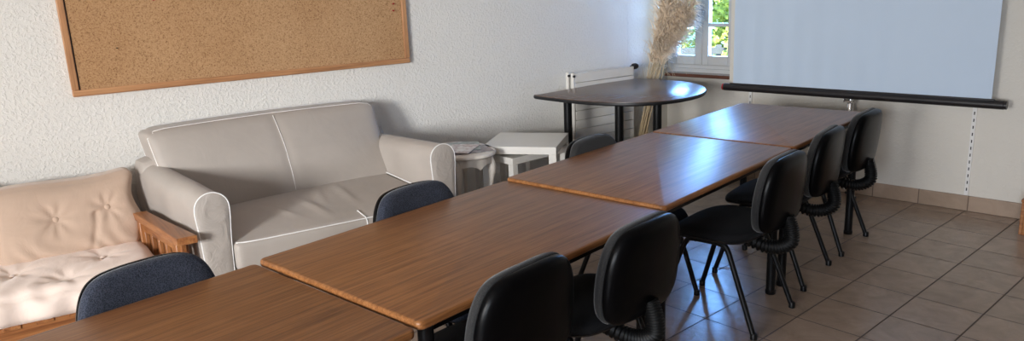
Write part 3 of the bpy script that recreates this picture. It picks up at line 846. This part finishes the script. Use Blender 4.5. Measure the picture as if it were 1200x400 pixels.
# ------------------------------------------------------------------ pull-up projection screen
def make_screen():
    ys = 5.28
    t = thing('projection_screen', 'white projection screen on a stand, with a black case along its lower edge', 'projection screen', (-1.96, ys, 0))
    x0, x1 = -2.920 + 1.96, -1.020 + 1.96; zc = .742
    sc = MB(); nx, nz = 110, 10; vs = []; fs = []
    sx0, sx1 = x0 + .085, x1 - .085
    for side in (0, 1):
        for i in range(nx + 1):
            for k in range(nz + 1):
                x = sx0 + (sx1 - sx0) * i / nx; z = zc + (2.42 - zc) * k / nz
                y = .0045 * sin(x * 42) * (1 - k / nz) ** 2 * (1 - i / nx) + (.0012 if side else 0)
                vs.append((x, y, z))
    S = (nx + 1) * (nz + 1); q = lambda s_, i, k: s_ * S + i * (nz + 1) + k
    for i in range(nx):
        for k in range(nz):
            fs += [(q(0, i, k), q(0, i + 1, k), q(0, i + 1, k + 1), q(0, i, k + 1)), (q(1, i, k), q(1, i, k + 1), q(1, i + 1, k + 1), q(1, i + 1, k))]
    for k in range(nz): fs += [(q(0, 0, k), q(0, 0, k + 1), q(1, 0, k + 1), q(1, 0, k)), (q(0, nx, k), q(1, nx, k), q(1, nx, k + 1), q(0, nx, k + 1))]
    sc.add(vs, fs); sc.build('screen_fabric', 'screen', t)
    R = Matrix.Rotation(radians(90), 4, 'Y')
    cs = MB(); cs.lathe([(.024, x0 + .012), (.0275, x0 + .016), (.0275, x1 - .016), (.024, x1 - .012)], 24, Matrix.Translation((0, 0, zc)) @ R, 1., 1.1)
    co = cs.build('case', 'screen_black', t)
    lip = MB(); lip.box(sx0 - .02, sx1 + .02, -.012, -.001, zc + .018, zc + .034); lip.build('case_lip', 'screen_black', co, bevel=.002)
    for x, mt in ((x0, 'red'), (x1 - .016, 'screen_black')):
        e = MB(); e.lathe([(.020, x), (.026, x + .003), (.026, x + .016)], 20, Matrix.Translation((0, 0, zc)) @ R, 1., 1.1)
        eo = e.build('end_cap', mt, co)
        if mt == 'red': eo['label'] = 'red end cap'
    tb = MB(); tb.lathe([(.012, sx0 - .02), (.014, sx0 - .015), (.014, sx1 + .015), (.012, sx1 + .02)], 16, Matrix.Translation((0, .004, 2.42)) @ R); tb.build('top_bar', 'screen_black', t)
    mast = MB(); mast.lathe([(.014, .06), (.014, 2.44)], 18, Matrix.Translation((0, .045, 0))); mast.build('mast', 'chrome', t)
    sl = MB(); sl.lathe([(.020, .22), (.0225, .225), (.0225, .675), (.020, .68)], 18, Matrix.Translation((0, .045, 0))); sl.build('mast_sleeve', 'chrome', t)
    hk = MB(); hk.box(-.030, .030, .0, .060, .690, .703); hk.box(-.030, -.024, -.012, .02, .690, .715); hk.box(.024, .030, -.012, .02, .690, .715); hk.build('case_hook', 'chrome', t, bevel=.002)
    for a in (100, 220, 340):
        d = Vector((cos(radians(a)), sin(radians(a)), 0)); p0 = Vector((0, .045, 0))
        end = .085
        l = MB(); l.tube([p0 + d * .02 + Vector((0, 0, .30)), p0 + d * end * .6 + Vector((0, 0, .11)), p0 + d * end + Vector((0, 0, .010))], .009, 10)
        lo = l.build('leg', 'chrome', t)
        MB().lathe([(.011, 0), (.013, .004), (.012, .02)], 12, Matrix.Translation(p0 + d * end)).build('rubber_foot', 'black_plastic', lo)
make_screen()

# slotted shelving uprights on the back wall
def rail(x, label, z0=.108, z1=2.2, lean=0.):
    t = thing('shelf_upright', label, 'shelf rail', (x, YB, 0), 0, 'slotted shelf rails on the back wall')
    r = MB(); r.box(-.0125, .0125, -.012, -.0005, z0, z1); ro = r.build('rail', 'rail_white', t, bevel=.0015)
    s_ = MB(); z = z0 + .03
    while z < z1 - .03:
        s_.box(-.003, .0035, -.0128, -.0118, z, z + .020); z += .046
    s_.build('slots', 'dark_gap', t, smooth=False)
rail(-1.222, 'white slotted shelf rail below the right end of the screen')
rail(-2.765, 'white slotted shelf rail below the left end of the screen')

# pine piece at the right edge of the photo
def crate():
    t = thing('wooden_box', 'low pine box at the right edge of the photo, standing by the tiled skirting', 'box', (-.855, 5.106, 0))
    w, d, h = .34, .26, .20
    for i, (x0, x1, y0, y1) in enumerate(((.0, .018, 0, d), (w - .018, w, 0, d), (.018, w - .018, 0, .018), (.018, w - .018, d - .018, d))):
        MB().box(x0, x1, y0, y1, 0, h).build('side_board', 'pine', t, bevel=.003)
    MB().box(-.004, w + .004, -.004, d + .004, h, h + .018).build('lid', 'pine', t, bevel=.004)
crate()

# ------------------------------------------------------------------ pampas grass
def pampas():
    rnd = random.Random(11)
    for i in range(15):
        t = thing('pampas_stalk', 'tall dried pampas grass stalk with a feathery beige plume, in the bundle beside the window', 'dried grass', (0, 0, 0), 0, 'dried pampas stalks in the corner')
        t['kind'] = 'thing'
        b0 = Vector((-3.675 + rnd.uniform(-.012, .09), 5.19 + rnd.uniform(-.10, .06), 0))
        k = i / 14
        top = Vector((-3.50 + .36 * rnd.random(), 5.27 + rnd.uniform(-.07, .05), 1.50 + .45 * rnd.random()))
        neck = Vector((-3.555 + rnd.uniform(-.05, .075), 5.30 + rnd.uniform(-.04, .04), .88))
        if i < 5:
            top = Vector((-3.27 + .12 * rnd.random(), 5.26 + rnd.uniform(-.04, .05), 1.30 + .22 * rnd.random()))
        t.location = b0
        P = spline([Vector((0, 0, 0)), (neck - b0) * .5 + Vector((rnd.uniform(-.02, .0), 0, 0)), neck - b0, (neck * .45 + top * .55) - b0 + Vector((-.02, 0, 0)), top - b0], 10)
        rad = [.0062 - .0042 * j / (len(P) - 1) for j in range(len(P))]
        MB().tube(P, .004, 7, True, rad).build('stem', 'stem', t)
        # plume: feathery drooping sprays along the upper part, heavier on one side
        pl = MB(); n0 = int(len(P) * .50); sweep = rnd.uniform(-.9, .5)
        vs, fs = [], []
        for j in range(230):
            u = rnd.random() ** .9; q = n0 + u * (len(P) - 1 - n0); a = int(q); fr = q - a
            p = P[a].lerp(P[min(a + 1, len(P) - 1)], fr)
            ax = (P[min(a + 1, len(P) - 1)] - P[a - 1]).normalized()
            th = sweep + rnd.gauss(0, 1.1); side = Vector((cos(th), sin(th), 0)); side = (side - ax * side.dot(ax)).normalized()
            ln = (.16 * sin(pi * min(1, .2 + u * .8)) ** .7 + .035) * rnd.uniform(.55, 1.3)
            d = (ax * 1.0 + side * rnd.uniform(.12, .48)).normalized(); w0 = rnd.uniform(.0010, .0032)
            pts = [p]; droop = rnd.uniform(.06, .30)
            for s_ in range(6):
                pts.append(pts[-1] + d * ln / 6); d = (d + Vector((0, 0, -droop)) + side * .14).normalized()
            for fan in range(2):
                w = (side.cross(ax) * cos(fan * 1.6) + side * sin(fan * 1.6)).normalized() * w0
                nv = len(vs)
                for s_, x in enumerate(pts):
                    ww = w * (.45 + 1.5 * sin(pi * min(.98, .12 + s_ / 6.8))); jit = Vector((rnd.uniform(-1, 1), rnd.uniform(-1, 1), rnd.uniform(-1, 1))) * .0022
                    vs += [x - ww + jit, x + ww + jit]
                fs += [(nv + 2 * s_, nv + 2 * s_ + 1, nv + 2 * s_ + 3, nv + 2 * s_ + 2) for s_ in range(6)]
        pl.add(vs, fs); pl.build('plume', 'plume', t, smooth=False)
        # one or two arching dry leaves
        for j in range(2):
            a = int(len(P) * rnd.uniform(.22, .5)); p = P[a]; th = rnd.uniform(-1.5, 1.1)
            side = Vector((cos(th), .35 * sin(th) - .15, 0)); L = rnd.uniform(.18, .42)
            if rnd.random() < .35: side.x = -abs(side.x) * .12
            pts = [p, p + Vector((0, 0, L * .45)) + side * L * .22, p + Vector((0, 0, L * .62)) + side * L * .50, p + Vector((0, 0, L * .45)) + side * L * .75, p + Vector((0, 0, L * .1)) + side * L * .90]
            sp = spline(pts, 6); MB().tube(sp, .0016, 5, True, [.0018 * (1 - .8 * q / len(sp)) for q in range(len(sp))]).build('leaf', 'blade', t)
pampas()

# ------------------------------------------------------------------ outdoors behind the window
M['lawn'] = plain('lawn', (.09, .125, .03), .9, 0., .4, 2.)
M['leafA'] = plain('leaf_bright', (.56, .62, .16), .7, 0., .45, .9, spec=.1)
M['leafB'] = plain('leaf_green', (.36, .47, .15), .7, 0., .45, .9, spec=.1)
M['bark'] = plain('bark', (.16, .11, .07), .9)
M['fence'] = plain('fence_paint', (.11, .125, .14), .7, 0., .1, spec=.1)
g = MB(); g.box(-16, 3, 5.85, 26, -.45, -.30); o = g.build('lawn', 'lawn', smooth=False); struct(o)
fe = thing('garden_fence', 'blue-grey board fence seen through the window across the lawn', 'fence', (-8.5, 13.0, -.30), radians(28))
for k in range(3):
    MB().box(-4.5, 5., -.02, .02, .08 + k * .16, .21 + k * .16).build('board', 'fence', fe, bevel=.006)
for k in range(6):
    MB().box(-4.4 + 1.8 * k, -4.3 + 1.8 * k, .02, .12, 0, .58).build('post', 'fence', fe, bevel=.006)
def tree(loc, h, r, mt, label, seed, nl=9000):
    rnd = random.Random(seed)
    t = thing('garden_tree', label, 'tree', loc, rnd.uniform(0, 6), 'trees outside the window')
    MB().tube(spline([(0, 0, 0), (.05, .03, h * .25), (-.04, .05, h * .5), (0, 0, h * .85)], 4), .1, 8, True, [.11 - .0055 * k for k in range(13)]).build('trunk', 'bark', t)
    lf = MB(); vs, fs = [], []
    cl = [(Vector((rnd.uniform(-1, 1) * r * .7, rnd.uniform(-1, 1) * r * .7, h * rnd.uniform(.12, .9))), r * rnd.uniform(.3, .55)) for _ in range(20)]
    for k in range(nl):
        c, cr = cl[k % 20]
        v = Vector((rnd.gauss(0, 1), rnd.gauss(0, 1), rnd.gauss(0, 1))).normalized() * cr * rnd.uniform(.6, 1.05)
        p = c + v; a = Vector((rnd.gauss(0, 1), rnd.gauss(0, 1), rnd.gauss(0, .6))).normalized(); b_ = a.cross(Vector((rnd.gauss(0, 1), rnd.gauss(0, 1), 1))).normalized()
        L, W_ = rnd.uniform(.09, .16), rnd.uniform(.035, .06); n = len(vs)
        vs += [p - a * L * .5, p + b_ * W_, p + a * L * .5, p - b_ * W_]; fs.append((n, n + 1, n + 2, n + 3))
    lf.add(vs, fs); lf.build('foliage', mt, t, smooth=False)
for i, (loc, h, r, mt, lab) in enumerate((
    ((-9.9, 14.6, -.3), 3.2, 1.5, 'leafA', 'bright green garden tree through the left window panes'),
    ((-8.3, 15.4, -.3), 3.0, 1.4, 'leafB', 'darker green garden tree behind the middle window post'),
    ((-7.0, 14.2, -.3), 3.1, 1.4, 'leafA', 'yellow-green garden tree through the right window panes'),
    ((-11.8, 16.8, -.3), 3.6, 1.7, 'leafB', 'darker green tree outside the window, furthest left, behind the pampas grass'),
    ((-6.2, 17.0, -.3), 3.6, 1.7, 'leafB', 'darker green tree behind the yellow-green one outside the window'))):
    tree(loc, h, r, mt, lab, 40 + i)

# ------------------------------------------------------------------ light
w = bpy.data.worlds.new('sky'); SC.world = w; w.use_nodes = True
nt = w.node_tree; bg = nt.nodes['Background']
tc = node(nt, 'ShaderNodeTexCoord'); sp = node(nt, 'ShaderNodeSeparateXYZ'); nt.links.new(tc.outputs['Generated'], sp.inputs[0])
col = ramp(nt, sp.outputs['Z'], [(0., (.55, .72, 1.)), (.07, (.20, .45, 1.)), (.45, (.16, .41, 1.)), (1., (.16, .34, .85))])
nt.links.new(col, bg.inputs['Color'])
mr = node(nt, 'ShaderNodeMapRange', interpolation_type='SMOOTHSTEP'); mr.inputs['From Min'].default_value = -.3; mr.inputs['From Max'].default_value = .5
mr.inputs['To Min'].default_value = 2.; mr.inputs['To Max'].default_value = 50.          # the bright side of the sky lies beyond the back window
nt.links.new(sp.outputs['Y'], mr.inputs['Value']); nt.links.new(mr.outputs[0], bg.inputs['Strength'])
sun = bpy.data.lights.new('sun', 'SUN'); sun.energy = 20.; sun.angle = radians(.6); sun.color = (1, .95, .85)
so = bpy.data.objects.new('sun', sun); COL.objects.link(so); so.rotation_euler = (radians(48), 0, radians(35))
def area(name, loc, rot, sx, sy, power, color):
    l = bpy.data.lights.new(name, 'AREA'); l.shape = 'RECTANGLE'; l.size = sx; l.size_y = sy; l.energy = power; l.color = color
    o = bpy.data.objects.new(name, l); COL.objects.link(o); o.location = loc; o.rotation_euler = rot
    return o
for nm, x0, x1, az, power, spread, colr in (('daylight_left_window', NWX0, NWX1, 27, 100, 84, (1.0, .995, .985)), ('added_fill_right', NVX0, NVX1, 8, 76, 110, (.90, .97, 1.08))):  # second lamp is an added fill for the screen and back wall
    dl = area(nm, ((x0 + x1) / 2, YN - NT + .05, (NWZ0 + NWZ1) / 2), (radians(82), 0, radians(az)), x1 - x0 - .1, NWZ1 - NWZ0 - .1, power, colr)
    dl.data.spread = radians(spread)
for nm, loc, rot, sx, sy in (('portal_back_window', ((WX0 + WX1) / 2, YB + RD + .10, (WZ0 + WZ1) / 2), (radians(-90), 0, 0), WX1 - WX0, WZ1 - WZ0),):
    area(nm, loc, rot, sx, sy, 1., (1, 1, 1)).data.cycles.is_portal = True

# ------------------------------------------------------------------ camera
F, YAW, PIT, ROLL, H = 873.975, .7862, .2412, -.0438, 1.5666
cyw, syw, cp, spt = cos(YAW), sin(YAW), cos(PIT), sin(PIT)
fwd = Vector((-syw * cp, cyw * cp, -spt)); right = Vector((cyw, syw, 0)); up = right.cross(fwd)
r2 = right * cos(ROLL) + up * sin(ROLL); u2 = up * cos(ROLL) - right * sin(ROLL)
cam = bpy.data.cameras.new('camera'); cam.sensor_width = 36.; cam.lens = 36. * F / 1200.; cam.clip_start = .05
co = bpy.data.objects.new('camera', cam); COL.objects.link(co)
co.matrix_world = Matrix(((r2.x, u2.x, -fwd.x, 0), (r2.y, u2.y, -fwd.y, 0), (r2.z, u2.z, -fwd.z, H), (0, 0, 0, 1)))
SC.camera = co
SC.view_settings.view_transform = 'Standard'; SC.view_settings.look = 'None'
SC.view_settings.gamma = 1.; SC.view_settings.use_curve_mapping = False
SC.view_settings.exposure = 0.
SC.cycles.max_bounces = 10; SC.cycles.diffuse_bounces = 6; SC.cycles.glossy_bounces = 5; SC.cycles.transparent_max_bounces = 8
SC.cycles.sample_clamp_indirect = 6.
SC.cycles.use_denoising = True
